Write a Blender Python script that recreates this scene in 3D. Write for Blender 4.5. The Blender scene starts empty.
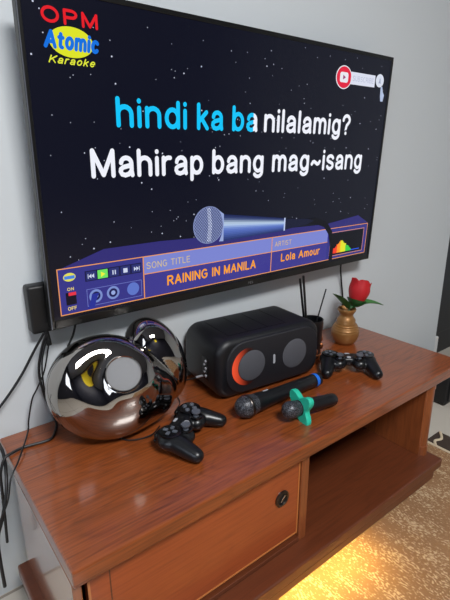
import bpy, bmesh, math, random
import numpy as np
from mathutils import Matrix, Vector, noise
random.seed(7)
SC = bpy.context.scene
COL = SC.collection
S = 1.18            # console length in metres
T = 0.413           # height of the console top above the floor

# ------------------------------------------------------------------ camera, world, lights, exposure
cd = bpy.data.cameras.new('camera')
cam = bpy.data.objects.new('camera', cd); COL.objects.link(cam)
cd.sensor_fit = 'VERTICAL'; cd.sensor_height = 24.0; cd.lens = 461.1 / 600 * 24.0
cd.clip_start = 0.02
_r = Vector((0.78875, -0.61469, -0.00515)); _u = Vector((0.18641, 0.23119, 0.95488)); _f = Vector((0.58576, 0.75413, -0.29694))
cam.matrix_world = Matrix(((_r.x, _u.x, -_f.x, -0.1435), (_r.y, _u.y, -_f.y, -0.9861), (_r.z, _u.z, -_f.z, 0.5812 + T), (0, 0, 0, 1)))
SC.camera = cam

wd = bpy.data.worlds.new('world'); SC.world = wd; wd.use_nodes = True
wd.node_tree.nodes['Background'].inputs[0].default_value = (0.75, 0.85, 1.0, 1)
wd.node_tree.nodes['Background'].inputs[1].default_value = 4.2

def area(name, loc, target, sx, sy, power, col):
    l = bpy.data.lights.new(name, 'AREA'); l.shape = 'RECTANGLE'; l.size = sx; l.size_y = sy
    l.energy = power; l.color = col
    o = bpy.data.objects.new(name, l); COL.objects.link(o); o.location = loc
    o.rotation_euler = (Vector(target) - Vector(loc)).to_track_quat('-Z', 'Y').to_euler()
    return o
area('ceiling_lamp_light', (0.12, -2.0, 2.56), (0.12, -2.0, 0), 0.9, 0.6, 90, (0.98, 0.985, 0.99))
SC.view_settings.view_transform = 'Standard'; SC.view_settings.look = 'None'
SC.view_settings.exposure = 0.0; SC.view_settings.gamma = 1.0
SC.view_settings.use_curve_mapping = False

# ------------------------------------------------------------------ helpers
def lin(c):
    c = c / 255.0
    return c / 12.92 if c <= 0.04045 else ((c + 0.055) / 1.055) ** 2.4
def rgb(c): return (lin(c[0]), lin(c[1]), lin(c[2]), 1)

def mat(name, c, rough=0.5, metal=0.0, coat=0.0, coat_rough=0.1, emit=None, estr=1.0, bump=None, spec=0.5, var=None):
    m = bpy.data.materials.new(name); m.use_nodes = True
    nt = m.node_tree; b = nt.nodes['Principled BSDF']
    b.inputs['Base Color'].default_value = rgb(c)
    b.inputs['Roughness'].default_value = rough; b.inputs['Metallic'].default_value = metal
    b.inputs['Coat Weight'].default_value = coat; b.inputs['Coat Roughness'].default_value = coat_rough
    b.inputs['Specular IOR Level'].default_value = spec
    if emit:
        b.inputs['Emission Color'].default_value = rgb(emit); b.inputs['Emission Strength'].default_value = estr
    if bump or var:
        tc = nt.nodes.new('ShaderNodeTexCoord'); nz = nt.nodes.new('ShaderNodeTexNoise')
        sc, st = (bump or var)[:2]
        nz.inputs['Scale'].default_value = sc; nz.inputs['Detail'].default_value = 3
        nt.links.new(tc.outputs['Object'], nz.inputs['Vector'])
        if bump:
            bp = nt.nodes.new('ShaderNodeBump'); bp.inputs['Strength'].default_value = st; bp.inputs['Distance'].default_value = 0.002
            nt.links.new(nz.outputs['Fac'], bp.inputs['Height']); nt.links.new(bp.outputs['Normal'], b.inputs['Normal'])
        if var:
            mx = nt.nodes.new('ShaderNodeMix'); mx.data_type = 'RGBA'
            mx.inputs[6].default_value = rgb(c); mx.inputs[7].default_value = rgb(var[2])
            nt.links.new(nz.outputs['Fac'], mx.inputs[0]); nt.links.new(mx.outputs[2], b.inputs['Base Color'])
    return m

def wood(name, light, dark, axis='X', coat=0.7, rough=0.35, coat_rough=0.1, contrast=1.0):
    m = bpy.data.materials.new(name); m.use_nodes = True
    nt = m.node_tree; N = nt.nodes; L = nt.links; b = N['Principled BSDF']
    tc = N.new('ShaderNodeTexCoord')
    mp = N.new('ShaderNodeMapping'); L.new(tc.outputs['Object'], mp.inputs['Vector'])
    mp.inputs['Scale'].default_value = {'X': (1.6, 9, 9), 'Z': (9, 9, 1.6), 'Y': (9, 1.6, 9)}[axis]
    mp2 = N.new('ShaderNodeMapping'); L.new(tc.outputs['Object'], mp2.inputs['Vector'])
    mp2.inputs['Scale'].default_value = {'X': (8, 220, 220), 'Z': (220, 220, 8), 'Y': (220, 8, 220)}[axis]
    n1 = N.new('ShaderNodeTexNoise'); n1.inputs['Scale'].default_value = 1.0; n1.inputs['Detail'].default_value = 2; n1.inputs['Distortion'].default_value = 0.4
    L.new(mp.outputs[0], n1.inputs['Vector'])
    mul = N.new('ShaderNodeMath'); mul.operation = 'MULTIPLY'; mul.inputs[1].default_value = 34.0; L.new(n1.outputs['Fac'], mul.inputs[0])
    fr = N.new('ShaderNodeMath'); fr.operation = 'PINGPONG'; fr.inputs[1].default_value = 1.0; L.new(mul.outputs[0], fr.inputs[0])
    pw = N.new('ShaderNodeMath'); pw.operation = 'POWER'; pw.inputs[1].default_value = 3.0; L.new(fr.outputs[0], pw.inputs[0])
    n2 = N.new('ShaderNodeTexNoise'); n2.inputs['Scale'].default_value = 1.0; n2.inputs['Detail'].default_value = 3; L.new(mp2.outputs[0], n2.inputs['Vector'])
    n3 = N.new('ShaderNodeTexNoise'); n3.inputs['Scale'].default_value = 3.0; L.new(tc.outputs['Object'], n3.inputs['Vector'])
    a1 = N.new('ShaderNodeMath'); a1.operation = 'MULTIPLY_ADD'; a1.inputs[1].default_value = 0.26 * contrast; L.new(pw.outputs[0], a1.inputs[0])
    a0 = N.new('ShaderNodeMapRange'); a0.inputs['From Min'].default_value = 0.42; a0.inputs['From Max'].default_value = 0.75
    a0.inputs['To Max'].default_value = 0.7 * contrast; L.new(n2.outputs['Fac'], a0.inputs['Value']); L.new(a0.outputs[0], a1.inputs[2])
    a2 = N.new('ShaderNodeMath'); a2.operation = 'MULTIPLY_ADD'; a2.inputs[1].default_value = 0.35; a2.use_clamp = True
    L.new(n3.outputs['Fac'], a2.inputs[0]); L.new(a1.outputs[0], a2.inputs[2])
    mx = N.new('ShaderNodeMix'); mx.data_type = 'RGBA'; mx.inputs[6].default_value = rgb(light); mx.inputs[7].default_value = rgb(dark)
    L.new(a2.outputs[0], mx.inputs[0]); L.new(mx.outputs[2], b.inputs['Base Color'])
    bp = N.new('ShaderNodeBump'); bp.inputs['Strength'].default_value = 0.22; bp.inputs['Distance'].default_value = 0.0006; bp.invert = True
    L.new(a1.outputs[0], bp.inputs['Height']); L.new(bp.outputs[0], b.inputs['Normal']); L.new(bp.outputs[0], b.inputs['Coat Normal'])
    b.inputs['Roughness'].default_value = rough; b.inputs['Coat Weight'].default_value = coat; b.inputs['Coat Roughness'].default_value = coat_rough
    return m

def w(x, y, z): return Vector((S * x, S * y, S * z + T))

class MB:
    """collects shapes in a bmesh; build() links them as one mesh object"""
    def __init__(s): s.bm = bmesh.new()
    def box(s, x0, x1, y0, y1, z0, z1, bev=0.0, seg=2, M=None):
        b = bmesh.new(); bmesh.ops.create_cube(b, size=1.0)
        for v in b.verts:
            v.co = Vector((x0 + (v.co.x + .5) * (x1 - x0), y0 + (v.co.y + .5) * (y1 - y0), z0 + (v.co.z + .5) * (z1 - z0)))
        if bev > 0: bmesh.ops.bevel(b, geom=b.edges[:], offset=bev, segments=seg, profile=0.5, affect='EDGES')
        return s.join(b, M)
    def join(s, b, M=None):
        if M is not None: bmesh.ops.transform(b, matrix=M, verts=b.verts)
        me = bpy.data.meshes.new('tmp'); b.to_mesh(me); b.free(); s.bm.from_mesh(me); bpy.data.meshes.remove(me); return s
    def lathe(s, prof, seg=32, M=None):
        b = bmesh.new(); rings = []
        for (r, z) in prof:
            if r < 1e-6: rings.append([b.verts.new((0, 0, z))])
            else: rings.append([b.verts.new((r * math.cos(2 * math.pi * k / seg), r * math.sin(2 * math.pi * k / seg), z)) for k in range(seg)])
        for A, B in zip(rings, rings[1:]):
            for k in range(seg):
                k2 = (k + 1) % seg
                if len(A) == 1 and len(B) == 1: continue
                if len(A) == 1: b.faces.new((A[0], B[k2], B[k]))
                elif len(B) == 1: b.faces.new((A[k], A[k2], B[0]))
                else: b.faces.new((A[k], A[k2], B[k2], B[k]))
        bmesh.ops.recalc_face_normals(b, faces=b.faces)
        return s.join(b, M)
    def loft(s, loops, cap=True, M=None):
        b = bmesh.new(); R = [[b.verts.new(p) for p in lp] for lp in loops]; n = len(R[0])
        for A, B in zip(R, R[1:]):
            for k in range(n): b.faces.new((A[k], A[(k + 1) % n], B[(k + 1) % n], B[k]))
        if cap: b.faces.new(R[0][::-1]); b.faces.new(R[-1])
        bmesh.ops.recalc_face_normals(b, faces=b.faces)
        return s.join(b, M)
    def prism(s, pts, y0, y1, M=None):      # outline in x,z pushed from y0 to y1
        return s.loft([[(x, y0, z) for x, z in pts], [(x, y1, z) for x, z in pts]], M=M)
    def face(s, pts, y, M=None):
        b = bmesh.new(); f = b.faces.new([b.verts.new((x, y, z)) for x, z in pts])
        f.normal_update()
        if f.normal.y > 0: f.normal_flip()
        return s.join(b, M)
    def tube(s, pts, r, seg=8, smooth_n=5, M=None):
        P = [Vector(p) for p in pts]
        if smooth_n > 1 and len(P) > 2:
            Q = []
            for i in range(len(P) - 1):
                p0 = P[max(i - 1, 0)]; p1 = P[i]; p2 = P[i + 1]; p3 = P[min(i + 2, len(P) - 1)]
                for k in range(smooth_n):
                    t = k / smooth_n
                    Q.append(0.5 * ((2 * p1) + (p2 - p0) * t + (2 * p0 - 5 * p1 + 4 * p2 - p3) * t * t + (3 * p1 - p0 - 3 * p2 + p3) * t ** 3))
            Q.append(P[-1]); P = Q
        loops = []; up = Vector((0.13, 0.21, 1)).normalized()
        for i, p in enumerate(P):
            d = (P[min(i + 1, len(P) - 1)] - P[max(i - 1, 0)]).normalized()
            a = d.cross(up)
            if a.length < 1e-3: a = d.cross(Vector((1, 0, 0)))
            a.normalize(); up = a.cross(d).normalized()
            rr = r[i * len(r) // len(P)] if isinstance(r, (list, tuple)) else r
            loops.append([p + rr * (a * math.cos(2 * math.pi * k / seg) + up * math.sin(2 * math.pi * k / seg)) for k in range(seg)])
        return s.loft(loops, M=M)
    def sphere(s, c, rx, ry=None, rz=None, seg=24, M=None):
        b = bmesh.new(); bmesh.ops.create_uvsphere(b, u_segments=seg, v_segments=seg * 2 // 3, radius=1)
        ry = ry or rx; rz = rz or rx
        for v in b.verts: v.co = Vector((c[0] + v.co.x * rx, c[1] + v.co.y * ry, c[2] + v.co.z * rz))
        return s.join(b, M)
    def build(s, name, m, parent=None, smooth=True, angle=40):
        me = bpy.data.meshes.new(name)
        if smooth:
            for f in s.bm.faces: f.smooth = True
            lim = math.radians(angle)
            for e in s.bm.edges:
                if len(e.link_faces) == 2 and e.calc_face_angle(0) > lim: e.smooth = False
        s.bm.to_mesh(me); s.bm.free()
        o = bpy.data.objects.new(name, me); COL.objects.link(o); me.materials.append(m)
        if parent: o.parent = parent
        return o

def rrect(x0, x1, z0, z1, r, n=8):
    P = []
    for cx, cz, a in ((x1 - r, z1 - r, 0), (x0 + r, z1 - r, 90), (x0 + r, z0 + r, 180), (x1 - r, z0 + r, 270)):
        for k in range(n + 1):
            t = math.radians(a + 90 * k / n); P.append((cx + r * math.cos(t), cz + r * math.sin(t)))
    return P
def ell(cx, cz, rx, rz, n=32): return [(cx + rx * math.cos(2 * math.pi * k / n), cz + rz * math.sin(2 * math.pi * k / n)) for k in range(n)]
def rbox_loops(x0, x1, z0, z1, y0, y1, rc, rb, n=10, nb=6):
    L = []
    for k in range(nb + 1):
        t = math.pi / 2 * k / nb; i = rb * (1 - math.sin(t)); L.append([(x, y0 + rb * (1 - math.cos(t)), z) for x, z in rrect(x0 + i, x1 - i, z0 + i, z1 - i, max(rc - i, .001), n)])
    for k in range(nb, -1, -1):
        t = math.pi / 2 * k / nb; i = rb * (1 - math.sin(t)); L.append([(x, y1 - rb * (1 - math.cos(t)), z) for x, z in rrect(x0 + i, x1 - i, z0 + i, z1 - i, max(rc - i, .001), n)])
    return L

def tag(o, label, cat=None, group=None, kind=None):
    if label: o['label'] = label
    if cat: o['category'] = cat
    if group: o['group'] = group
    if kind: o['kind'] = kind
    return o
def thing(name, label, cat, loc=(0, 0, 0), rz=0.0, group=None):
    o = bpy.data.objects.new(name, None); COL.objects.link(o); o.empty_display_size = 0.05
    o.location = loc; o.rotation_euler = (0, 0, rz)
    return tag(o, label, cat, group)
def structure(o): o['kind'] = 'structure'; return o
def along(p0, p1):
    """matrix taking +Z to the direction p0->p1 with the origin at p0"""
    d = Vector(p1) - Vector(p0)
    return Matrix.Translation(Vector(p0)) @ d.to_track_quat('Z', 'Y').to_matrix().to_4x4()
def remeshed(mb, name, m, parent, voxel=0.0025, it=6):
    o = mb.build(name + '_src', m, None, smooth=False)
    r = o.modifiers.new('r', 'REMESH'); r.mode = 'VOXEL'; r.voxel_size = voxel; r.use_smooth_shade = True
    s = o.modifiers.new('s', 'SMOOTH'); s.iterations = it; s.factor = 0.5
    dg = bpy.context.evaluated_depsgraph_get()
    me = bpy.data.meshes.new_from_object(o.evaluated_get(dg), depsgraph=dg)
    old = o.data; bpy.data.objects.remove(o); bpy.data.meshes.remove(old)
    me.name = name
    if not me.materials: me.materials.append(m)
    for p in me.polygons: p.use_smooth = True
    q = bpy.data.objects.new(name, me); COL.objects.link(q); q.parent = parent
    return q

# ------------------------------------------------------------------ materials
M_wall = mat('wall_paint', (208, 213, 216), 0.6, bump=(60, 0.05))
M_navy = mat('navy_paint', (22, 24, 40), 0.6)
M_white = mat('white_paint', (225, 226, 226), 0.5)
M_top = wood('varnished_table_wood', (154, 78, 34), (74, 33, 13), 'X', coat=0.7, rough=0.35, coat_rough=0.10, contrast=0.78)
M_front = wood('varnished_front_wood', (168, 80, 38), (118, 52, 23), 'X', coat=0.45, rough=0.4, coat_rough=0.18, contrast=0.55)
M_side = wood('varnished_side_wood', (150, 82, 42), (92, 44, 20), 'Z', coat=0.5, rough=0.38, coat_rough=0.15, contrast=0.55)
M_gside = wood('glossy_side_wood', (150, 82, 42), (92, 44, 20), 'Z', coat=1.0, rough=0.22, coat_rough=0.10, contrast=0.3)
M_backb = mat('shaded_back_board', (44, 26, 16), 0.6, bump=(40, .1))  # shade inside the open shelf put into the back panel's colour
M_edge = mat('painted_edge_highlight', (188, 116, 62), 0.35, coat=0.5)  # pale colour that paints a highlight on the door edges
M_dark_wood = wood('dark_base_wood', (108, 54, 28), (66, 30, 15), 'X', coat=0.4, rough=0.42, coat_rough=0.2, contrast=0.5)
M_black = mat('black_plastic', (14, 14, 16), 0.45)
M_satin = mat('satin_black_plastic', (18, 19, 22), 0.32, bump=(900, 0.03))
M_gloss = mat('gloss_black_plastic', (12, 12, 14), 0.22)
M_rubber = mat('black_rubber', (16, 16, 17), 0.6)
M_matt = mat('matt_black_plastic', (13, 14, 19), 0.46, bump=(700, 0.1))
M_chrome = mat('smoked_chrome', (168, 163, 158), 0.04, 1.0)
M_steel = mat('steel', (190, 190, 190), 0.25, 1.0)
M_dsteel = mat('dark_steel', (90, 84, 80), 0.3, 1.0)
M_grille = mat('dark_metal_mesh', (62, 64, 70), 0.45, 0.6, bump=(1800, 0.9))
def wire_mesh(name, wire, hole, scale):
    m = mat(name, hole, 0.4, 0.3); nt = m.node_tree; N = nt.nodes; L = nt.links; b_ = N['Principled BSDF']
    tc = N.new('ShaderNodeTexCoord'); vo = N.new('ShaderNodeTexVoronoi'); vo.inputs['Scale'].default_value = scale; L.new(tc.outputs['Object'], vo.inputs['Vector'])
    mr = N.new('ShaderNodeMapRange'); mr.inputs['From Min'].default_value = .35; mr.inputs['From Max'].default_value = .75; L.new(vo.outputs['Distance'], mr.inputs['Value'])
    mx = N.new('ShaderNodeMix'); mx.data_type = 'RGBA'; mx.inputs[6].default_value = rgb(hole); mx.inputs[7].default_value = rgb(wire)
    L.new(mr.outputs[0], mx.inputs[0]); L.new(mx.outputs[2], b_.inputs['Base Color'])
    return m
M_grille = wire_mesh('woven_wire_mesh', (92, 94, 101), (12, 12, 15), 420)
M_cloth = mat('speaker_cloth', (80, 80, 86), 0.8, bump=(1500, 0.5))
M_gcloth = mat('grey_speaker_mesh', (150, 150, 152), 0.6, 0.3, bump=(1500, 0.6))
M_cable = mat('cable_rubber', (18, 18, 20), 0.5)
M_grey = mat('grey_plastic', (84, 88, 97), 0.35)
M_lgrey = mat('pale_grey_plastic', (172, 174, 180), 0.35)
M_teal = mat('teal_silicone', (38, 190, 158), 0.5)
M_blue = mat('blue_plastic', (30, 110, 220), 0.4)
M_brass = mat('bronze_gold_glaze', (158, 112, 62), 0.42, 0.4, coat=0.15)
M_copper = mat('copper', (176, 110, 70), 0.3, 0.9, bump=(160, 0.8))
M_red = mat('red_rose_fabric', (190, 26, 34), 0.6, bump=(120, 0.15))
M_leaf = mat('green_leaf_fabric', (44, 104, 46), 0.5, var=(40, 1, (70, 130, 60)))
M_stem = mat('green_stem', (40, 84, 40), 0.5)

# ------------------------------------------------------------------ room
def rug_mat():
    m = bpy.data.materials.new('fleck_rug'); m.use_nodes = True
    nt = m.node_tree; N = nt.nodes; L = nt.links; b = N['Principled BSDF']
    tc = N.new('ShaderNodeTexCoord')
    def nz(scale, det, sc3):
        mp = N.new('ShaderNodeMapping'); mp.inputs['Scale'].default_value = sc3; mp.inputs['Rotation'].default_value = (0, 0, 0.12)
        L.new(tc.outputs['Object'], mp.inputs['Vector'])
        n = N.new('ShaderNodeTexNoise'); n.inputs['Scale'].default_value = scale; n.inputs['Detail'].default_value = det
        L.new(mp.outputs[0], n.inputs['Vector']); return n
    a = nz(1, 2, (250, 105, 1)); c = nz(1, 3, (34, 9, 1)); d = nz(5, 3, (1, 1, 1))
    ad = N.new('ShaderNodeMath'); ad.operation = 'MULTIPLY_ADD'; ad.inputs[1].default_value = 0.55; L.new(c.outputs['Fac'], ad.inputs[0]); L.new(a.outputs['Fac'], ad.inputs[2])
    rp = N.new('ShaderNodeMapRange'); rp.inputs['From Min'].default_value = 0.82; rp.inputs['From Max'].default_value = 0.9; L.new(ad.outputs[0], rp.inputs['Value'])
    m1 = N.new('ShaderNodeMix'); m1.data_type = 'RGBA'; m1.inputs[6].default_value = rgb((130, 94, 62)); m1.inputs[7].default_value = rgb((158, 118, 82)); L.new(d.outputs['Fac'], m1.inputs[0])
    m2 = N.new('ShaderNodeMix'); m2.data_type = 'RGBA'; m2.inputs[7].default_value = rgb((196, 168, 132)); L.new(rp.outputs[0], m2.inputs[0]); L.new(m1.outputs[2], m2.inputs[6])
    L.new(m2.outputs[2], b.inputs['Base Color']); b.inputs['Roughness'].default_value = 0.9
    bp = N.new('ShaderNodeBump'); bp.inputs['Strength'].default_value = 0.5; bp.inputs['Distance'].default_value = 0.004
    L.new(ad.outputs[0], bp.inputs['Height']); L.new(bp.outputs[0], b.inputs['Normal'])
    return m
def tile_mat():
    m = bpy.data.materials.new('floor_tiles'); m.use_nodes = True
    nt = m.node_tree; N = nt.nodes; L = nt.links; b = N['Principled BSDF']
    tc = N.new('ShaderNodeTexCoord'); br = N.new('ShaderNodeTexBrick'); L.new(tc.outputs['Object'], br.inputs['Vector'])
    br.offset = 0.0; br.inputs['Scale'].default_value = 1.0; br.inputs['Brick Width'].default_value = 0.6; br.inputs['Row Height'].default_value = 0.6; br.inputs['Mortar Size'].default_value = 0.004
    br.inputs['Color1'].default_value = rgb((206, 198, 186)); br.inputs['Color2'].default_value = rgb((200, 192, 180)); br.inputs['Mortar'].default_value = rgb((150, 140, 128))
    L.new(br.outputs['Color'], b.inputs['Base Color']); b.inputs['Roughness'].default_value = 0.25
    return m
X0, X1, Y0, Y1, H = -1.6, 3.2, -3.2, 0.006, 2.6
mb = MB(); mb.box(X0, X1, Y0, Y1 + .14, -0.08, 0.0); structure(mb.build('floor', tile_mat(), smooth=False))
mb = MB(); mb.box(X0, X1, Y0, Y1, H, H + 0.08); structure(mb.build('ceiling', mat('ceiling_paint', (112, 114, 122), 0.7), smooth=False))
DX0, DX1, DH = S * 1.60, S * 1.60 + .86, 2.05
mb = MB(); mb.box(X0 - .1, DX0, Y1, Y1 + 0.14, -0.08, H + .08); mb.box(DX1, X1 + .1, Y1, Y1 + 0.14, -0.08, H + .08); mb.box(DX0, DX1, Y1, Y1 + .14, DH, H + .08)
structure(mb.build('wall_back', M_wall, smooth=False))
M_door = mat('dark_door_paint', (24, 25, 30), 0.45, bump=(30, .05))
mb = MB(); mb.box(DX0, DX1, Y1 + .09, Y1 + .139, 0.0, DH)
for a, c in ((.12, .95), (1.1, 1.9)): mb.box(DX0 + .12, DX1 - .12, Y1 + .082, Y1 + .095, a, c, .004)
d1 = structure(mb.build('door_1', M_door, smooth=False))
mb = MB(); mb.tube([(DX1 - .07, Y1 + .095, 1.0), (DX1 - .07, Y1 + .04, 1.0), (DX1 - .09, Y1 + .035, 1.0), (DX1 - .18, Y1 + .035, 1.0)], .009, 10, 4); mb.build('door_handle', M_dsteel, d1)
mb = MB(); mb.box(X1, X1 + .1, Y0, Y1, -0.08, H + .08); structure(mb.build('wall_right', M_wall, smooth=False))
mb = MB(); mb.box(X0 - .1, X1 + .1, Y0 - .1, Y0, -0.08, H + .08); structure(mb.build('wall_front', M_navy, smooth=False))
mb = MB()
wy0, wy1, wz0, wz1 = -2.15, -0.85, 0.9, 2.1
mb.box(X0 - .1, X0, Y0, wy0, -0.08, H + .08); mb.box(X0 - .1, X0, wy1, Y1, -0.08, H + .08)
mb.box(X0 - .1, X0, wy0, wy1, -0.08, wz0); mb.box(X0 - .1, X0, wy0, wy1, wz1, H + .08)
structure(mb.build('wall_left', M_navy, smooth=False))
mb = MB()
for a, b_, c, d in ((wy0, wy0 + .05, wz0, wz1), (wy1 - .05, wy1, wz0, wz1), (wy0 + .05, wy1 - .05, wz0, wz0 + .05), (wy0 + .05, wy1 - .05, wz1 - .05, wz1), (-1.525, -1.475, wz0 + .05, wz1 - .05)):
    mb.box(X0 - .08, X0 - .02, a, b_, c, d)
structure(mb.build('window_1', M_white, smooth=False))
mb = MB(); mb.box(S * 1.602, S * 1.630, Y1 + .002, Y1 + .03, 0, T - S * .208, 0.003); structure(mb.build('trim_1', M_white, smooth=False))

# ceiling lamp that gives the room light
t = thing('ceiling_light', 'round white ceiling lamp in front of the console', 'light', (0.12, -2.0, H))
mb = MB(); mb.lathe([(0, 0), (0.2, 0), (0.2, -0.02), (0.17, -0.026), (0, -0.026)], 40); mb.build('base', M_white, t)

t = thing('reflected_cloth', 'unseen yellow cloth added behind the camera for a yellow reflection in the chrome heart speaker', 'reflection cloth', (0.42, -3.2, 1.9))  # unseen yellow cloth, added only to be reflected in the chrome shell
mb = MB(); mb.box(-.22, .22, 0.002, .012, 0, .62, .003); mb.build('cloth', mat('yellow_cloth', (226, 200, 30), 0.8, bump=(30, .3)), t, smooth=False)
mb = MB(); mb.tube([(-.27, .012, .62), (.27, .012, .62)], .012, 10, 1); mb.build('rod', M_brass, t)

# rug
t = thing('rug', 'tan and cream flecked rug with a dark brown patterned end in front of the console', 'rug', (0, 0, 0))
rx0, rx1, ry0, ry1 = 0.12, S * 1.108, -2.3, S * -0.245
mb = MB(); mb.box(rx0, rx1, ry0, ry1, 0, 0.009, 0.003); mb.build('pile', rug_mat(), t, smooth=False)
mb = MB(); mb.box(rx1 + 0.012, rx1 + 0.10, ry0, ry1, 0, 0.009, 0.003)
tag(mb.build('border', mat('dark_brown_pile', (62, 48, 40), 0.9, bump=(300, 0.6)), t, smooth=False), 'dark brown end border')
M_cream = mat('cream_pile', (214, 196, 168), 0.9, bump=(300, 0.6))
mb = MB(); mb.box(rx1, rx1 + 0.012, ry0, ry1, 0, 0.0095, 0.003)
for k in range(8):
    yy = ry1 - 0.02 - k * 0.25
    mb.tube([(rx1 + .006, yy - .02, .0085), (rx1 + .03, yy - .004, .0085), (rx1 + .06, yy - .012, .0085), (rx1 + .098, yy + .012, .0085)], 0.005)
tag(mb.build('border_line', M_cream, t), 'cream lines in the dark border')

# low black box on the floor past the console
t = thing('subwoofer', 'low black box on the floor past the right end of the console', 'speaker', (S * 1.36, S * -0.178, 0))
mb = MB(); mb.box(0, 0.28, 0, 0.09, 0.008, 0.13, 0.006); mb.build('cabinet', M_matt, t, smooth=False)
mb = MB(); mb.box(0.015, 0.265, -0.006, 0.002, 0.022, 0.118, 0.003); mb.build('front_panel', M_satin, t, smooth=False)
for x in (.02, .23):
    for y in (.01, .05): mb = MB(); mb.box(x, x + .03, y, y + .03, 0, .0085, .001); mb.build('foot', M_rubber, t, smooth=False)

# ------------------------------------------------------------------ console
D = 0.3674
con = thing('tv_console', 'low varnished brown wooden console with a sliding door and an open shelf', 'tv stand', (0, 0, 0))
def cb(x0, x1, y0, y1, z0, z1, bev=0.003, mbx=None):
    q = mbx or MB(); a = w(x0, y0, z0); b_ = w(x1, y1, z1); q.box(a.x, b_.x, a.y, b_.y, a.z, b_.z, bev); return q
cb(0, 1, -D, 0, -0.027, 0, 0.0035).build('tabletop', M_top, con, smooth=False)
BZ = -0.228
cb(0.0, 0.0125, -.358, -.085, BZ, -0.027, .002).build('side_panel', M_gside, con, smooth=False)
cb(0.868, 0.884, -.350, -.085, BZ, -0.027, .002).build('side_panel', M_side, con, smooth=False)
cb(0.433, 0.453, -.352, -.10, BZ, -0.027, .002).build('divider_panel', M_side, con, smooth=False)
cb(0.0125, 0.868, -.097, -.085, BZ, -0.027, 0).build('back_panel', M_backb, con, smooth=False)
cb(-0.0165, 0.905, -.394, -.068, BZ - .024, BZ, .004).build('base_board', M_dark_wood, con, smooth=False)
cb(0.005, 0.875, -.392, -.075, -.273, BZ - .024, .003).build('plinth', M_dark_wood, con, smooth=False)
for x in (0.05, 0.78): cb(x, x + .06, -.235, -.09, -.35, -.273, .002).build('foot', M_dark_wood, con, smooth=False)
mb = MB(); a = w(.886, -.3445, BZ); b_ = w(.886, -.3445, -.027)
mb.lathe([(.0, a.z), (.0185, a.z), (.0185, a.z + .028), (.0165, a.z + .029), (.0165, b_.z - .022), (.0185, b_.z - .021), (.0185, b_.z), (0, b_.z)], 24, Matrix.Translation((a.x, a.y, 0)))
tag(mb.build('corner_post', M_side, con), 'rounded front corner post')
# sliding door
dr = cb(0.0225, 0.432, -.347, -.333, -.2085, -.031, .0025).build('sliding_door', M_front, con, smooth=False)
mb = MB(); cb(.0225, .026, -.3482, -.3472, -.2085, -.031, 0, mb); cb(.4285, .432, -.3482, -.3472, -.2085, -.031, 0, mb); cb(.026, .4285, -.3482, -.3472, -.2085, -.2055, 0, mb)  # pale strips painting the highlight along the door edges
tag(mb.build('edge_highlight', M_edge, dr, smooth=False), 'pale highlight painted along the door edge')
mb = MB(); cb(.0535, .0555, -.3474, -.3466, -.2, -.036, 0, mb)
mb.build('groove', M_dark_wood, dr, smooth=False)
kc = w(.387, -.3470, -.1055)
MK = Matrix.Translation(kc) @ Matrix.Rotation(math.radians(90), 4, 'X')
mb = MB(); mb.lathe([(.0135, -.004), (.0135, .0025), (.015, .004), (.0175, .0042), (.0195, .0028), (.0195, 0)], 32, MK); rg = tag(mb.build('pull_ring', M_dsteel, dr), 'round metal finger pull')
mb = MB(); mb.lathe([(0, .0008), (.0138, .0008)], 32, MK); mb.build('pull_cup', M_black, rg)
mb = MB(); mb.box(-.002, .002, .0010, .0022, -.009, .009, .0004, M=Matrix.Translation(kc + Vector((.002, -.004, 0))) @ Matrix.Rotation(.7, 4, 'Y')); mb.build('pull_lock', M_steel, rg)
cb(.0125, .433, -.352, -.338, BZ, BZ + .010, .001).build('door_track', M_dark_wood, con, smooth=False)
# warm light strip under the front of the plinth
led = thing('light_strip', 'warm yellow light strip under the front of the console base', 'light', tuple(w(0.40, -.372, -.274)))
mb = MB(); mb.box(-.26, .26, -.006, .006, -.006, .0005, .001)
mb.build('diffuser', mat('warm_led', (255, 220, 150), 0.5, emit=(255, 218, 112), estr=70), led, smooth=False)

# ------------------------------------------------------------------ television
ex = Vector((0.999967, 0.00805, 0.001035)); ez = Vector((-0.00068, -0.044043, 0.999029)); ey = ez.cross(ex)
tv = thing('television', 'large flat black television on the wall showing a karaoke song screen', 'television')
o0 = Vector((0.120875, -0.059, 0.23943 + T))
tv.matrix_world = Matrix(((ex.x, ey.x, ez.x, o0.x), (ex.y, ey.y, ez.y, o0.y), (ex.z, ey.z, ez.z, o0.z), (0, 0, 0, 1)))
TW, TH = 1.093, 0.625
M_bezel = mat('tv_bezel', (13, 13, 14), 0.35)
mb = MB()
mb.box(0, .009, -.002, .018, 0, TH, .0015); mb.box(TW - .009, TW, -.002, .018, 0, TH, .0015)
mb.box(.009, TW - .009, -.002, .018, TH - .010, TH, .0015); mb.box(.009, TW - .009, -.002, .018, 0, .019, .0015)
mb.build('bezel', M_bezel, tv, smooth=False)
mb = MB(); mb.box(.004, TW - .004, .004, .020, .004, TH - .004, .002); mb.box(.15, TW - .15, .02, .034, .08, .46, .008); mb.build('back_case', M_black, tv, smooth=False)
mb = MB(); mb.box(.38, .72, .034, .0465, .2, .4, .001); mb.build('wall_bracket', M_dsteel, tv, smooth=False)
mb = MB(); mb.box(.0005, .0025, -.0026, -.0018, .0, TH, 0)  # grey strip painting a glint onto the left bezel edge
tag(mb.build('edge_glint', M_grey, tv, smooth=False), 'thin grey highlight painted down the left edge')
EM = {}
def em(c, st=1.0):
    k = (c, st)
    if k not in EM: EM[k] = mat('screen_colour', (4, 4, 5), 0.25, emit=c, estr=st, spec=0.3)
    return EM[k]
mb = MB(); mb.box(.009, TW - .009, 0, .004, .019, TH - .010, 0); scr = mb.build('screen', em((14, 16, 31)), tv, smooth=False)
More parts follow.
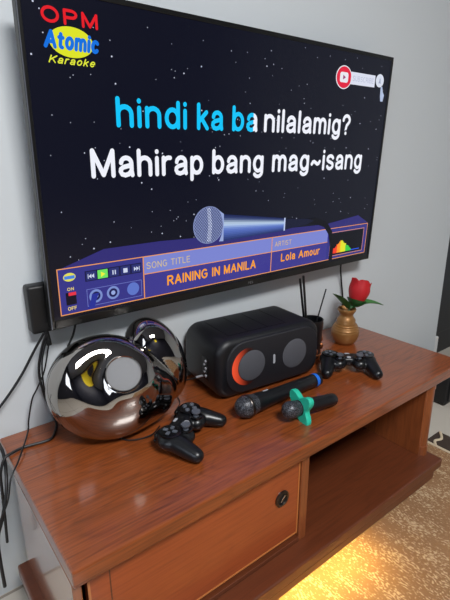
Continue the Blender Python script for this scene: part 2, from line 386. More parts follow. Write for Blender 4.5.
def gfx(name, polys, c, y=-.0006, st=1.0, parent=None):
    q = MB()
    for p in polys: q.face([(a / 1000, b / 1000) for a, b in p], y)
    return q.build(name, em(c, st), parent or scr, smooth=False)
def R(x0, x1, z0, z1): return [(x0, z0), (x1, z0), (x1, z1), (x0, z1)]
def frame(x0, x1, z0, z1, t): return [R(x0, x1, z0, z0 + t), R(x0, x1, z1 - t, z1), R(x0, x0 + t, z0 + t, z1 - t), R(x1 - t, x1, z0 + t, z1 - t)]
def _arc(cx, cy, rx, ry, a0, a1, n=10): return [(cx + rx * math.cos(math.radians(a0 + (a1 - a0) * k / n)), cy + ry * math.sin(math.radians(a0 + (a1 - a0) * k / n))) for k in range(n + 1)]
def _bowl(cx=.17, cy=.26, rx=.17, ry=.255): return _arc(cx, cy, rx, ry, 0, 360, 20)
def _arch(x0, wd): return [(x0, .0), (x0, .30)] + _arc(x0 + wd / 2, .32, wd / 2, .195, 175, 0, 8) + [(x0 + wd, 0)]
_S = lambda w_, h: _arc(w_ * .5, h * .75, w_ * .5, h * .25, 20, 200, 10) + [(w_ * .2, h * .58), (w_ * .8, h * .44)] + _arc(w_ * .5, h * .25, w_ * .5, h * .25, 35, -160, 10)
GL = {   # width, strokes
 'h': (.34, [[(0, 0), (0, .72)], _arch(0, .34)]), 'i': (0, [[(0, 0), (0, .5)], [(0, .695), (0, .705)]]), 'l': (0, [[(0, 0), (0, .72)]]),
 'n': (.34, [[(0, 0), (0, .51)], _arch(0, .34)]), 'm': (.54, [[(0, 0), (0, .51)], _arch(0, .27), _arch(.27, .27)]),
 'd': (.34, [_bowl(), [(.34, 0), (.34, .72)]]), 'b': (.34, [_bowl(), [(0, 0), (0, .72)]]), 'p': (.34, [_bowl(), [(0, -.2), (0, .5)]]),
 'g': (.34, [_bowl(), [(.34, .5), (.34, -.03)] + _arc(.17, -.03, .17, .17, 0, -150, 8)]), 'o': (.34, [_bowl()]), 'c': (.32, [_arc(.17, .26, .17, .255, 45, 315, 14)]),
 'e': (.34, [[(.01, .27), (.34, .27)] + _arc(.17, .26, .17, .255, 5, 320, 16)]), 'u': (.34, [[(0, .51), (0, .2)] + _arc(.17, .2, .17, .2, 180, 345, 8), [(.34, .51), (.34, 0)]]),
 'k': (.31, [[(0, 0), (0, .72)], [(0, .19), (.28, .5)], [(.11, .30), (.31, 0)]]), 'r': (.2, [[(0, 0), (0, .51)], [(0, .3)] + _arc(.17, .32, .17, .19, 170, 75, 6)]),
 's': (.3, [_S(.3, .52)]), 't': (.2, [[(.07, .66), (.07, .12)] + _arc(.16, .12, .09, .11, 180, 290, 5), [(-.03, .49), (.2, .49)]]),
 'a': (.33, [[(.02, .37)] + _arc(.165, .35, .15, .165, 150, 0, 8) + [(.315, .12), (.335, 0)], [(.31, .30), (.2, .27), (.08, .24), (.01, .18), (0, .11), (.04, .03), (.13, 0), (.23, .03), (.30, .11)]]),
 '?': (.34, [[(.0, .53)] + _arc(.17, .54, .17, .175, 170, -30, 10) + [(.2, .33), (.17, .2)], [(.17, .005), (.17, .015)]]), '~': (.4, [[(0, .2), (.05, .28), (.12, .3), (.2, .25), (.28, .2), (.35, .22), (.4, .3)]]),
 'M': (.54, [[(0, 0), (0, .72), (.27, .03), (.54, .72), (.54, 0)]]), 'O': (.56, [_arc(.28, .36, .28, .365, 0, 360, 24)]), 'P': (.44, [[(0, 0), (0, .72), (.25, .72)] + _arc(.25, .53, .19, .19, 90, -90, 8) + [(0, .34)]]),
 'S': (.46, [_S(.46, .72)]), 'N': (.48, [[(0, 0), (0, .72), (.48, 0), (.48, .72)]]), 'G': (.56, [_arc(.28, .36, .28, .365, 50, 330, 18) + [(.53, .34), (.33, .34)]]), 'T': (.5, [[(0, .72), (.5, .72)], [(.25, .72), (.25, 0)]]),
 'I': (0, [[(0, 0), (0, .72)]]), 'L': (.38, [[(0, .72), (0, 0), (.38, 0)]]), 'E': (.42, [[(.42, .72), (0, .72), (0, 0), (.42, 0)], [(0, .38), (.38, .38)]]), 'F': (.4, [[(.4, .72), (0, .72), (0, 0)], [(0, .36), (.35, .36)]]),
 'R': (.48, [[(0, 0), (0, .72), (.27, .72)] + _arc(.27, .54, .18, .18, 90, -90, 8) + [(0, .36)], [(.25, .35), (.48, 0)]]), 'A': (.54, [[(0, 0), (.27, .72), (.54, 0)], [(.1, .24), (.44, .24)]]),
 'U': (.46, [[(0, .72), (0, .24)] + _arc(.23, .24, .23, .24, 180, 360, 10) + [(.46, .72)]]), 'B': (.44, [[(0, 0), (0, .72), (.24, .72)] + _arc(.24, .55, .17, .17, 90, -90, 8) + [(0, .38), (.25, .38)] + _arc(.25, .19, .19, .19, 90, -90, 8) + [(0, 0)]]),
 'C': (.54, [_arc(.28, .36, .28, .365, 45, 315, 18)]), 'K': (.46, [[(0, 0), (0, .72)], [(0, .26), (.45, .72)], [(.16, .42), (.48, 0)]]), ' ': (.12, [])}
def ribbon(b, pts, hw, y):
    """flat stroke of half width hw with round ends"""
    P = [Vector((x, z)) for x, z in pts]
    for i in range(1, len(P) - 1):                     # a sharp corner ends one stroke and starts the next
        if (P[i] - P[i - 1]).normalized().dot((P[i + 1] - P[i]).normalized()) < .55:
            ribbon(b, pts[:i + 1], hw, y); ribbon(b, pts[i:], hw, y); return
    n = len(P); closed = (P[0] - P[-1]).length < 1e-6
    L_, R_ = [], []
    for i in range(n):
        d0 = (P[i] - P[i - 1]) if i else ((P[0] - P[-2]) if closed else (P[1] - P[0])); d1 = (P[i + 1] - P[i]) if i < n - 1 else ((P[1] - P[0]) if closed else (P[-1] - P[-2]))
        d0.normalize(); d1.normalize(); n0 = Vector((-d0.y, d0.x)); n1 = Vector((-d1.y, d1.x)); m_ = (n0 + n1)
        m_ = n0 if m_.length < 1e-3 else m_.normalized(); k = hw / max(m_.dot(n0), .55)
        L_.append(b.verts.new((P[i].x + m_.x * k, y, P[i].y + m_.y * k))); R_.append(b.verts.new((P[i].x - m_.x * k, y, P[i].y - m_.y * k)))
    for i in range(n - 1): b.faces.new((R_[i], R_[i + 1], L_[i + 1], L_[i]))
    if not closed:
        for (c, l, r, d) in ((P[0], L_[0], R_[0], (P[0] - P[1]).normalized()), (P[-1], R_[-1], L_[-1], (P[-1] - P[-2]).normalized())):
            a0 = math.atan2(l.co.z - c.y, l.co.x - c.x); sg = 1 if math.sin(math.atan2(d.y, d.x) - a0) > 0 else -1
            fan = [b.verts.new((c.x + hw * math.cos(a0 + sg * math.pi * k / 6), y, c.y + hw * math.sin(a0 + sg * math.pi * k / 6))) for k in range(1, 6)]
            b.faces.new([l] + fan + [r])
def text(body, x0, x1, z0, z1, c, y=-.0016, bold=.06, shear=0.0, name='lettering', parent=None, m=None, gap=.125, cut=None):
    """lettering drawn in strokes and fitted to the box (millimetres on the screen)"""
    S_ = []; cx = 0
    for ch in body:
        wd, st = GL[ch]
        for p in st: S_.append([(cx + x + shear * z, z) for x, z in p])
        cx += wd + 2 * .06 + gap
    ax = [x for p in S_ for x, z in p]; az = [z for p in S_ for x, z in p]
    uw = (x1 - x0) * (max(az) - min(az) + 2 * bold) / (z1 - z0); k_ = (uw - 2 * bold) / (max(ax) - min(ax))   # widen the letters, keep the strokes even
    b = bmesh.new()
    for p in S_: ribbon(b, [(x * k_, z) for x, z in p], bold, 0)
    xs = [v.co.x for v in b.verts]; zs = [v.co.z for v in b.verts]; ax, bx, az, bz = min(xs), max(xs), min(zs), max(zs)
    for v in b.verts: v.co = Vector(((x0 + (v.co.x - ax) / (bx - ax) * (x1 - x0)) / 1000, y, (z0 + (v.co.z - az) / (bz - az) * (z1 - z0)) / 1000))
    if cut: bmesh.ops.bisect_plane(b, geom=b.verts[:] + b.edges[:] + b.faces[:], plane_co=(cut[0] / 1000, 0, 0), plane_no=(cut[1], 0, 0), clear_outer=True)
    for f in b.faces:
        f.normal_update()
        if f.normal.y > 0: f.normal_flip()
    me = bpy.data.meshes.new(name); b.to_mesh(me); b.free(); me.materials.append(m or em(c))
    q = bpy.data.objects.new(name, me); COL.objects.link(q); q.parent = parent or scr
    return q
# star field: a second colour on the screen itself
q = bmesh.new(); q.from_mesh(scr.data); scr.data.materials.append(em((200, 205, 225)))
for k in range(190):
    sx, sz = random.uniform(14, 1078), random.uniform(140, 608)
    rr = random.choice((0.8, 0.9, 1.0, 1.1, 1.3, 1.8))
    f = q.faces.new([q.verts.new((a / 1000, -.0003, b_ / 1000)) for a, b_ in ell(sx, sz, rr, rr, 6)]); f.material_index = 1
    f.normal_update()
    if f.normal.y > 0: f.normal_flip()
q.to_mesh(scr.data); q.free()
# lyrics, word by word
CY_, WH_ = (20, 196, 250), (240, 242, 252)
LY = dict(name='lyric_word', bold=.070, gap=.09)
text('hindi', 170, 339, 399, 457, CY_, **LY); text('ka', 366, 441, 399, 457, CY_, **LY)
text('ba', 468, 549, 399, 457, CY_, cut=(535, 1), **LY); text('ba', 468, 549, 399, 457, WH_, cut=(535, -1), **LY)
text('nilalamig?', 571, 915, 386, 457, WH_, **LY)
text('Mahirap', 110, 384, 288, 359, WH_, **LY); text('bang', 410, 575, 288, 359, WH_, **LY); text('mag~isang', 606, 990, 288, 359, WH_, **LY)
# channel logo
text('OPM', 40, 143, 566, 592, (228, 30, 40), bold=.085, name='logo_lettering', gap=.14)
gfx('logo_oval', [ell(91, 540, 41, 25)], (222, 228, 40), -.0006)
text('Atomic', 40, 143, 526, 556, (20, 112, 222), bold=.10, shear=.15, name='logo_lettering', y=-.0018, gap=.12)
text('Karaoke', 46, 133, 503, 516, (226, 232, 60), bold=.07, shear=.3, name='logo_lettering')
# subscribe strip
gfx('subscribe_disc', [ell(867, 551, 35, 30)], (222, 226, 234), -.0005)
gfx('subscribe_disc', [ell(867, 551, 32, 27.5)], (226, 30, 62), -.0008)
gfx('subscribe_button', [[(a, b) for a, b in rrect(849, 885, 538, 564, 7)]], (232, 232, 240), -.0011)
gfx('play_arrow', [[(862, 545), (862, 557), (874, 551)]], (150, 40, 110), -.0014)
gfx('subscribe_strip', [R(897, 1012, 536, 568)], (218, 222, 238), -.0008)
text('SUBSCRIBE', 905, 1004, 545, 559, (176, 182, 206), name='subscribe_lettering', bold=.05)
gfx('bell_disc', [ell(1036, 556, 20, 18)], (214, 220, 234), -.0008)
gfx('bell_icon', [[(1030, 549), (1042, 549), (1039, 555), (1038, 562), (1034, 562), (1033, 555)]], (150, 160, 190), -.0011)
gfx('pointing_hand', [[(1044, 540), (1052, 541), (1058, 526), (1066, 518), (1062, 500), (1050, 500), (1046, 514)]], (176, 190, 220), -.0009)
# console graphic
gfx('console_top', [[(22, 124), (126, 156), (264, 157), (400, 152), (850, 142), (1006, 157), (1064, 128), (862, 127), (218, 123)]], (48, 44, 116), -.0005)
gfx('console_panel', [R(22, 1064, 26, 127)], (52, 52, 134), -.0006)
OR = (238, 156, 84)
gfx('panel_border', frame(22, 1064, 26, 127, 2) + [R(217, 219.5, 26, 127), R(621, 623.5, 26, 127), R(220, 862, 84, 86)], OR, -.0012)
gfx('title_strip', [R(220, 621, 86, 125)], (122, 132, 208), -.0009)
gfx('title_strip', [R(624, 862, 86, 125)], (122, 132, 208), -.0009)
gfx('title_field', [R(220, 621, 28, 84), R(624, 862, 28, 84)], (60, 56, 142), -.0009)
text('SONG TITLE', 226, 346, 96, 112, (214, 190, 130), name='panel_lettering', bold=.045)
text('RAINING IN MANILA', 280, 564, 47, 72, (250, 160, 40), bold=.075, name='panel_lettering')
text('ARTIST', 634, 700, 98, 112, (222, 186, 110), name='panel_lettering', bold=.045)
text('Lola Amour', 661, 829, 51, 75, (250, 160, 40), bold=.075, name='panel_lettering')
gfx('spectrum_window', [R(879, 1044, 39, 110)], (8, 9, 22), -.0010)
gfx('spectrum_border', frame(876, 1047, 36, 113, 1.6), OR, -.0013)
def hump(x0, x1, f): return [[(x, 44), (x + 5, 44), (x + 5, 44 + f(x)), (x, 44 + f(x))] for x in range(x0, x1, 5)]
_h = lambda x: 4 + 30 * math.exp(-((x - 930) / 34.0) ** 2) + 5 * math.sin(x * .5) ** 2
gfx('spectrum_bar', hump(894, 912, _h), (240, 60, 40), -.0013); gfx('spectrum_bar', hump(912, 928, _h), (250, 150, 40), -.0013)
gfx('spectrum_bar', hump(928, 955, _h), (226, 226, 40), -.0013); gfx('spectrum_bar', hump(955, 985, _h), (60, 200, 70), -.0013)
gfx('spectrum_bar', hump(985, 1030, lambda x: 3), (40, 90, 230), -.0013)
# controls on the graphic
gfx('panel_logo', [ell(47, 107, 13, 9)], (226, 222, 90), -.0012); gfx('panel_logo_band', [R(36, 58, 103, 110)], (70, 130, 220), -.0015)
text('ON', 40, 54, 78, 85, (240, 214, 110), name='panel_lettering', bold=.07)
text('OFF', 38, 57, 35, 43, (240, 214, 110), name='panel_lettering', bold=.07)
gfx('power_switch', [R(36, 58, 47, 74)], (14, 14, 34), -.0012); gfx('power_switch_light', [R(42, 58, 67, 74)], (230, 50, 70), -.0014)
gfx('button_row', [R(80, 213, 91, 114)], (20, 22, 66), -.0010)
for i, x in enumerate((94, 119.5, 146, 173, 200)):
    gfx('transport_button', [R(x - 11.5, x + 11.5, 93, 112)], (112, 226, 96) if i == 1 else (40, 48, 112), -.0012)
    W_ = (206, 214, 240)
    if i == 0: gfx('previous_symbol', [[(x + 6, 97), (x + 6, 107), (x, 102)], [(x, 97), (x, 107), (x - 6, 102)], R(x - 8, x - 6.5, 97, 107)], W_, -.0015)
    if i == 1: gfx('play_symbol', [[(x - 4, 96), (x - 4, 108), (x + 6, 102)]], (240, 240, 60), -.0015)
    if i == 2: gfx('pause_symbol', [R(x - 4, x - 1.5, 97, 107), R(x + 1.5, x + 4, 97, 107)], W_, -.0015)
    if i == 3: gfx('stop_symbol', [R(x - 5, x + 5, 97, 107)], W_, -.0015)
    if i == 4: gfx('next_symbol', [[(x - 6, 97), (x - 6, 107), (x, 102)], [(x, 97), (x, 107), (x + 6, 102)], R(x + 6.5, x + 8, 97, 107)], W_, -.0015)
gfx('jack_frame', frame(81, 212, 35, 74, 1.2), (110, 120, 196), -.0010)
for x in (101, 141, 190):
    gfx('jack_socket', [ell(x, 56, 15, 15)], (120, 140, 205) if x != 190 else (92, 116, 200), -.0012)
    if x != 190: gfx('jack_hole', [ell(x, 56, 10, 10)], (24, 28, 84), -.0014); gfx('jack_hole', [ell(x, 56, 5, 5)], (150, 170, 226), -.0016)
gfx('plug_cable', [[(92, 62), (108, 62), (100, 44), (96, 30), (80, 28), (88, 46)]], (36, 48, 150), -.0018)
# microphone graphic
mic_y = -.0017
for i in range(14):                                   # rounded handle: bands from edge to edge
    a, b_ = i / 14, (i + 1) / 14
    f_ = lambda s_, x: (136 + (205 - 136) * s_) if x == 0 else (141 + (176 - 141) * s_)
    k = math.sin(math.pi * (0.15 + 0.8 * (a + b_) / 2)) ** 2
    hi = math.exp(-(((a + b_) / 2 - .66) / .16) ** 2)
    c = (int(24 + 60 * k + 110 * hi), int(34 + 76 * k + 110 * hi), int(80 + 110 * k + 64 * hi))
    gfx('microphone_handle', [[(440, f_(a, 0)), (668, f_(a, 1)), (668, f_(b_, 1)), (440, f_(b_, 0))]], c, mic_y)
gfx('microphone_connector', [[(668, 143), (760, 150), (790, 158), (760, 166), (668, 174)]], (22, 26, 52), mic_y)
gfx('microphone_band', [R(664, 669, 141, 177)], (190, 205, 240), mic_y - .0002)
q = [(745, 166), (800, 166), (850, 150), (880, 118), (893, 70), (893, 26), (876, 26), (876, 70), (864, 108), (840, 134), (798, 148), (745, 150)]
gfx('microphone_cable', [q], (8, 9, 20), mic_y + .0001)
gfx('microphone_head', [ell(402, 181, 47, 46)], (128, 140, 186), mic_y - .0002)
q = [[(402 + 47 * math.cos(t_), 181 + 46 * math.sin(t_)) for t_ in (math.radians(g), math.radians(g + 7))] for g in range(0, 360, 7)]
polys = []
for k in range(-8, 9):                                # woven mesh of the head
    for sg in (1, -1):
        d = k * 5.2; half = math.sqrt(max(44 ** 2 - d * d, 1))
        ux, uz = math.cos(sg * .8), math.sin(sg * .8); nx, nz = -uz, ux
        p0 = (402 + nx * d - ux * half, 181 + nz * d - uz * half); p1 = (402 + nx * d + ux * half, 181 + nz * d + uz * half)
        polys.append([(p0[0] - nx * .7, p0[1] - nz * .7), (p1[0] - nx * .7, p1[1] - nz * .7), (p1[0] + nx * .7, p1[1] + nz * .7), (p0[0] + nx * .7, p0[1] + nz * .7)])
gfx('microphone_mesh', polys, (62, 70, 112), mic_y - .0004)
gfx('microphone_collar', [[(434, 137), (448, 136), (448, 205), (434, 214), (443, 195), (446, 175), (443, 155)]], (150, 166, 214), mic_y - .0005)
gfx('microphone_shine', [[(396, 140), (409, 140), (412, 180), (406, 223), (396, 223), (400, 180)]], (196, 206, 238), mic_y - .0003)
text('TCL', 537, 557, 6, 12, None, y=-.0024, m=mat('badge_silver', (170, 170, 175), .3, .6), parent=tv, name='badge_lettering', bold=.06)

# black box behind the television
t = thing('adapter_box', 'small black box on the wall behind the lower left corner of the television', 'adapter', (0.091, Y1, T + .226))
mb = MB(); mb.box(0, .075, -.036, 0, 0, .104, .006, 3); mb.build('case', M_black, t)
mb = MB(); mb.tube([(.028, -.03, .002), (.030, -.032, -.015), (.031, -.032, -.03)], .0055, 10); mb.build('plug_sleeve', M_rubber, t)

# ------------------------------------------------------------------ chrome heart speaker
C0 = Vector((0.245, -0.128, 0.110))
# lobe: centre, half sizes, tilt about the depth axis, turn about the upright axis
LOBES = [(Vector((0.200, -0.128, 0.112)), (0.122, 0.082, 0.1115), -14, 22), (Vector((0.331, -0.110, 0.130)), (0.067, 0.067, 0.106), 16, 10), (Vector((0.262, -0.122, 0.085)), (0.099, 0.070, 0.085), -8, 16)]
t = thing('heart_speaker', 'chrome heart shaped speaker with a round grey driver, left of the black party speaker', 'speaker', (C0.x, C0.y, T))
_dc = Vector((0.2165, -0.186, 0.157))
dirD = (_dc - C0).normalized()
def exit_all(Dn):
    """distance from C0 to the outside of the three joined lobes along each row of Dn"""
    out = []
    for c, r, tilt, turn in LOBES:
        Rm = np.array(Matrix.Rotation(math.radians(tilt), 3, 'Y') @ Matrix.Rotation(math.radians(turn), 3, 'Z'))
        p = Rm @ np.array(C0 - c); q = Dn @ Rm.T; lo_ = np.zeros(len(Dn)); hi_ = np.full(len(Dn), .4)
        for _ in range(40):
            md = (lo_ + hi_) / 2; P = p + q * md[:, None]
            F = np.hypot(P[:, 0] / r[0], P[:, 2] / r[2]) ** 2.6 + np.abs(P[:, 1] / r[1]) ** 2.6
            ins = F < 1; lo_ = np.where(ins, md, lo_); hi_ = np.where(ins, hi_, md)
        out.append(lo_)
    a = out[0]
    for b_, k in ((out[2], .03), (out[1], .004)):
        h_ = np.maximum(k - np.abs(a - b_), 0) / k; a = np.maximum(a, b_) + h_ * h_ * k / 4
    return a
rD = float(exit_all(np.array([dirD]))[0]); p0 = rD - 0.015; a0 = math.atan(0.0375 / p0); a1 = a0 + math.radians(26)
b = bmesh.new(); bmesh.ops.create_icosphere(b, subdivisions=6, radius=1.0)
Dn = np.array([v.co.normalized() for v in b.verts]); EX = exit_all(Dn); AL = np.arccos(np.clip(Dn @ np.array(dirD), -1, 1))
sS = np.clip((AL - a0) / (a1 - a0), 0, 1); sS = sS * sS * (3 - 2 * sS)
RR = np.where(AL < a0, p0 / np.cos(np.minimum(AL, a0)), (p0 / math.cos(a0)) * (1 - sS) + EX * sS)
for v, d, r in zip(b.verts, Dn, RR): v.co = (d[0] * r, d[1] * r, max(d[2] * r, -C0.z + .0005))
mb = MB(); mb.join(b, Matrix.Translation((0, 0, C0.z)))
hb = mb.build('shell', M_chrome, t, smooth=True, angle=60)
Mdv = Matrix.Translation((0, 0, C0.z)) @ dirD.to_track_quat('Z', 'Y').to_matrix().to_4x4()
mb = MB(); mb.lathe([(0, p0 + .005), (.014, p0 + .0045), (.026, p0 + .003), (.0345, p0 + .001)], 40, Mdv); mb.build('driver_grille', M_gcloth, t)
mb = MB(); mb.lathe([(.0338, p0 - .002), (.0338, p0 + .004), (.0355, p0 + .006), (.038, p0 + .005), (.039, p0 - .002)], 48, Mdv); mb.build('driver_ring', M_chrome, t)

# ------------------------------------------------------------------ black party speaker
t = thing('party_speaker', 'black party speaker with two round drivers and a glowing red crescent', 'speaker', (0.4575, -0.1815, T), -0.1019)
SW, SD, SH = 0.330, 0.178, 0.160
mb = MB(); mb.loft(rbox_loops(0, SW, 0.002, SH, 0, SD, .042, .020)); mb.build('cabinet', M_matt, t, angle=50)
mb = MB(); mb.loft(rbox_loops(.024, SW - .012,   .014, SH - .009, -.0045, .02, .054, .004, nb=3)); fp = mb.build('front_panel', mat('dark_front_mesh', (22, 22, 28), .55, bump=(1500, .4)), t, angle=50)
def disc(cx, cz, r, y, name, m, parent, rise=.003):
    q = MB(); q.lathe([(0, rise), (r * .8, rise), (r, 0)], 40, Matrix.Translation((cx, y, cz)) @ Matrix.Rotation(math.radians(90), 4, 'X')); return q.build(name, m, parent)
W1, W2 = (.098, .083), (.236, .083)
disc(W1[0], W1[1], .0405, -.0048, 'driver', M_cloth, t); disc(W2[0], W2[1], .0405, -.0048, 'driver', M_cloth, t)
def led_mat():
    m = mat('red_led_ring', (40, 10, 8), .4); nt = m.node_tree; N = nt.nodes; L = nt.links; b_ = N['Principled BSDF']
    tc = N.new('ShaderNodeTexCoord'); sp = N.new('ShaderNodeSeparateXYZ'); L.new(tc.outputs['Object'], sp.inputs[0])
    mr = N.new('ShaderNodeMapRange'); mr.inputs['From Min'].default_value = -.008; mr.inputs['From Max'].default_value = -.066; mr.inputs['To Min'].default_value = 0.01; mr.inputs['To Max'].default_value = 0.85
    mr.interpolation_type = 'SMOOTHSTEP'
    L.new(sp.outputs['X'], mr.inputs['Value'])
    b_.inputs['Emission Color'].default_value = (1.0, 0.10, 0.035, 1); L.new(mr.outputs[0], b_.inputs['Emission Strength'])
    return m
loops = []
q = bmesh.new(); ra, rb_ = [], []
for k in range(49):
    a = math.radians(88 + 184 * k / 48); f_ = math.sin(math.pi * k / 48) ** .6
    for lst, rr in ((ra, .0425), (rb_, .0435 + .016 * f_)): lst.append(q.verts.new((rr * math.cos(a), 0, rr * math.sin(a))))
for k in range(48): q.faces.new((ra[k], ra[k + 1], rb_[k + 1], rb_[k]))
rr_ = bmesh.ops.extrude_face_region(q, geom=q.faces[:]); bmesh.ops.translate(q, vec=(0, -.0012, 0), verts=[v for v in rr_['geom'] if isinstance(v, bmesh.types.BMVert)])
bmesh.ops.recalc_face_normals(q, faces=q.faces)
mb = MB(); mb.join(q); lo = mb.build('light_ring', led_mat(), t, smooth=False); lo.location = (W1[0], -.0046, W1[1]); lo['label'] = 'glowing red crescent around the left driver'
mb = MB(); mb.loft([[(x, -.0062, z) for x, z in rrect(.1640, .1705, .071, .096, .003, 4)], [(x, -.0042, z) for x, z in rrect(.1640, .1705, .071, .096, .003, 4)]]); mb.build('badge', M_lgrey, t)
mb = MB()
for k in range(4): mb.box(.05 + k * .06, .051 + k * .06, .03, .15, SH - .0003, SH + .0006)
mb.box(.05, .231, .03, .031, SH - .0003, SH + .0006); mb.build('top_seam', M_gloss, t, smooth=False)
# end panel with sockets
mb = MB(); mb.box(-.0012, .004, .045, .075, .045, .105, .001); pn = mb.build('socket_panel', M_gloss, t, smooth=False)
for k in range(5):
    mb = MB(); mb.lathe([(0, 0), (.0035, 0), (.0035, .002), (.002, .003), (0, .003)], 12, Matrix.Translation((-.0012, .054 + .006 * (k % 2), .056 + .010 * k)) @ Matrix.Rotation(math.radians(-90), 4, 'Y')); mb.build('socket', M_lgrey, pn)

# ------------------------------------------------------------------ game controllers
def controller(label, loc, rz):
    t = thing('game_controller', label, 'game controller', loc, rz, 'black game controllers')
    mb = MB()
    for sx in (-1, 1):
        mb.sphere((sx * .049, .012, .028), .031, .030, .0185)
        ch = [(.055, .004, .027, .0215), (.0585, -.012, .0245, .0205), (.062, -.028, .021, .0190), (.0655, -.043, .018, .0172), (.0685, -.055, .0155, .0152)]
        for k in range(len(ch) - 1):
            for j in range(5):
                u_ = j / 5; x, y, z, r = [ch[k][i] * (1 - u_) + ch[k + 1][i] * u_ for i in range(4)]
                mb.sphere((sx * x, y, z), r, r, r * .92, seg=16)
        mb.sphere((sx * .029, -.012, .026), .021, .020, .016)
        mb.box(min(sx * .03, sx * .066), max(sx * .03, sx * .066), .02, .04, .018, .041, .006)
    mb.box(-.045, .045, -.010, .034, .016, .041, .008)
    remeshed(mb, 'body', M_satin, t, .0026, 5)
    # directional pad: four keys on a round plate
    def puck(x, y, z, r, h_, name, m, par, seg=24, prof=None):
        q = MB(); q.lathe(prof or [(r, z), (r, z + h_ * .7), (r * .8, z + h_), (0, z + h_)], seg, Matrix.Translation((x, y, 0))); return q.build(name, m, par)
    for sx in (-1, 1): puck(sx * .049, .013, .0445, .024, .002, 'button_plate', M_gloss, t)
    for dx, dy in ((0, .0105), (0, -.0105), (.0105, 0), (-.0105, 0)):
        q = MB(); q.box(-.0038, .0038, -.0052, .0052, .0460, .0495, .0012, M=Matrix.Translation((-.049 + dx, .013 + dy, 0)) @ Matrix.Rotation(0 if dx == 0 else math.pi / 2, 4, 'Z')); q.build('direction_key', M_grey, t, smooth=False)
        puck(.049 + dx * 1.15, .013 + dy * 1.15, .0455, .0052, .0045, 'face_button', M_grey, t)
    for sx in (-1, 1):
        q = MB(); q.lathe([(.0135, .040), (.0135, .0435), (.011, .0445), (.0115, .043), (.009, .0425), (0, .0425)], 28, Matrix.Translation((sx * .027, -.012, 0))); q.build('stick_socket', M_gloss, t)
        q = MB(); q.lathe([(.006, .042), (.0045, .049), (.0095, .0515), (.0102, .0535), (.0095, .0555), (.006, .0552), (0, .0548)], 28, Matrix.Translation((sx * .027, -.012, 0)))
        st_ = q.build('thumbstick', M_grey, t)
        for (z0, y0, nm) in ((.030, .040, 'shoulder_button'), (.018, .042, 'trigger')):
            q = MB(); q.box(min(sx * .034, sx * .062), max(sx * .034, sx * .062), .034, y0 + .006, z0 - .002, z0 + .009, .004, 3); q.build(nm, M_gloss, t)
    q = MB(); q.box(-.014, -.007, .0135, .0165, .0405, .0425, .0006); q.build('select_button', M_rubber, t, smooth=False)
    q = MB(); q.face([(.007, .0), (.014, .003), (.007, .006)], 0, Matrix.Translation((0, .012, .0418)) @ Matrix.Rotation(math.radians(90), 4, 'X') @ Matrix.Scale(-1, 4, (0, 1, 0))); q.bm.free(); 
    q = MB(); q.box(.007, .014, .0135, .0165, .0405, .0425, .0006); q.build('start_button', M_rubber, t, smooth=False)
    puck(0, -.001, .0405, .006, .002, 'home_button', M_lgrey, t, 20)
    q = MB(); q.box(-.007, .007, .022, .028, .0405, .0414, .0003); q.build('badge', M_lgrey, t, smooth=False)
    return t
controller('black game controller lying in front of the chrome heart speaker', (0.319, -0.2525, T - .0005), 0.566)
controller('black game controller lying in front of the gold vase', (0.862, -0.258, T - .0005), -0.710)

# ------------------------------------------------------------------ microphones
def V3(x, y, z): return (x, y, z + T)
t = thing('microphone', 'long black microphone with a blue ring on its tail, lying against the party speaker', 'microphone', V3(.474, -.266, 0))
A_ = Vector((0, 0, .0272)); B_ = Vector((.268, 0, .0185)); MM = along(A_, B_)
mb = MB(); mb.lathe([(0, -.026), (.010, -.0245), (.018, -.0185), (.0235, -.010), (.0262, 0), (.0262, .006), (.0255, .012), (.0225, .028)], 36, MM); mb.build('grille', M_grille, t)
mb = MB(); mb.lathe([(.0266, .0015), (.0275, .003), (.0275, .008), (.0266, .0095)], 36, MM); mb.build('grille_band', M_dsteel, t)
mb = MB(); mb.lathe([(.0215, .026), (.0225, .030), (.0222, .045), (.0200, .062), (.0185, .10), (.0175, .16), (.0170, .232), (.0165, .233)], 36, MM); bd = mb.build('body', M_satin, t)
mb = MB(); mb.lathe([(.0176, .232), (.0180, .2335), (.0180, .241), (.0174, .2425)], 32, MM); tag(mb.build('tail_ring', M_blue, t), 'blue ring at the tail')
mb = MB(); mb.lathe([(.0172, .242), (.0168, .252), (.012, .256), (0, .2565)], 32, MM); mb.build('tail_cap', M_black, t)
mb = MB(); mb.box(-.0025, .0025, -.0215, -.0195, .058, .074, .0008, M=MM @ Matrix.Rotation(math.radians(165), 4, 'Z') @ Matrix.Translation((0, 0, 0))); mb.build('switch', M_lgrey, t, smooth=False)

t = thing('microphone', 'short black microphone with a teal star shaped ring, lying near the front edge', 'microphone', V3(.5400, -.3450, 0))
A_ = Vector((0, 0, .031)); B_ = Vector((.140, -.014, .0165)); MM = along(A_, B_)
mb = MB(); mb.lathe([(0, -.020), (.009, -.0185), (.0155, -.013), (.0195, -.005), (.0205, .002), (.0200, .008), (.0180, .022)], 36, MM); mb.build('grille', M_grille, t)
mb = MB(); mb.lathe([(.0180, .020), (.0188, .024), (.0175, .045), (.0160, .07), (.0152, .12), (.0148, .136), (.0120, .141), (0, .142)], 36, MM); mb.build('body', M_satin, t)
star = []
for k in range(64):
    a = 2 * math.pi * k / 64 ; f_ = (0.5 + 0.5 * math.cos(4 * (a - math.pi / 4))); star.append((0.0250 + 0.0205 * f_ ** 1.2, a))
loops = []
for sc_, zz in ((.96, .024), (1.0, .026), (1.0, .036), (.96, .038)):
    loops.append([(r * sc_ * math.cos(a), r * sc_ * math.sin(a), zz) for r, a in star])
hole = [[(.0175 * math.cos(a), .0175 * math.sin(a), zz) for r, a in star] for zz in (.038, .024)]
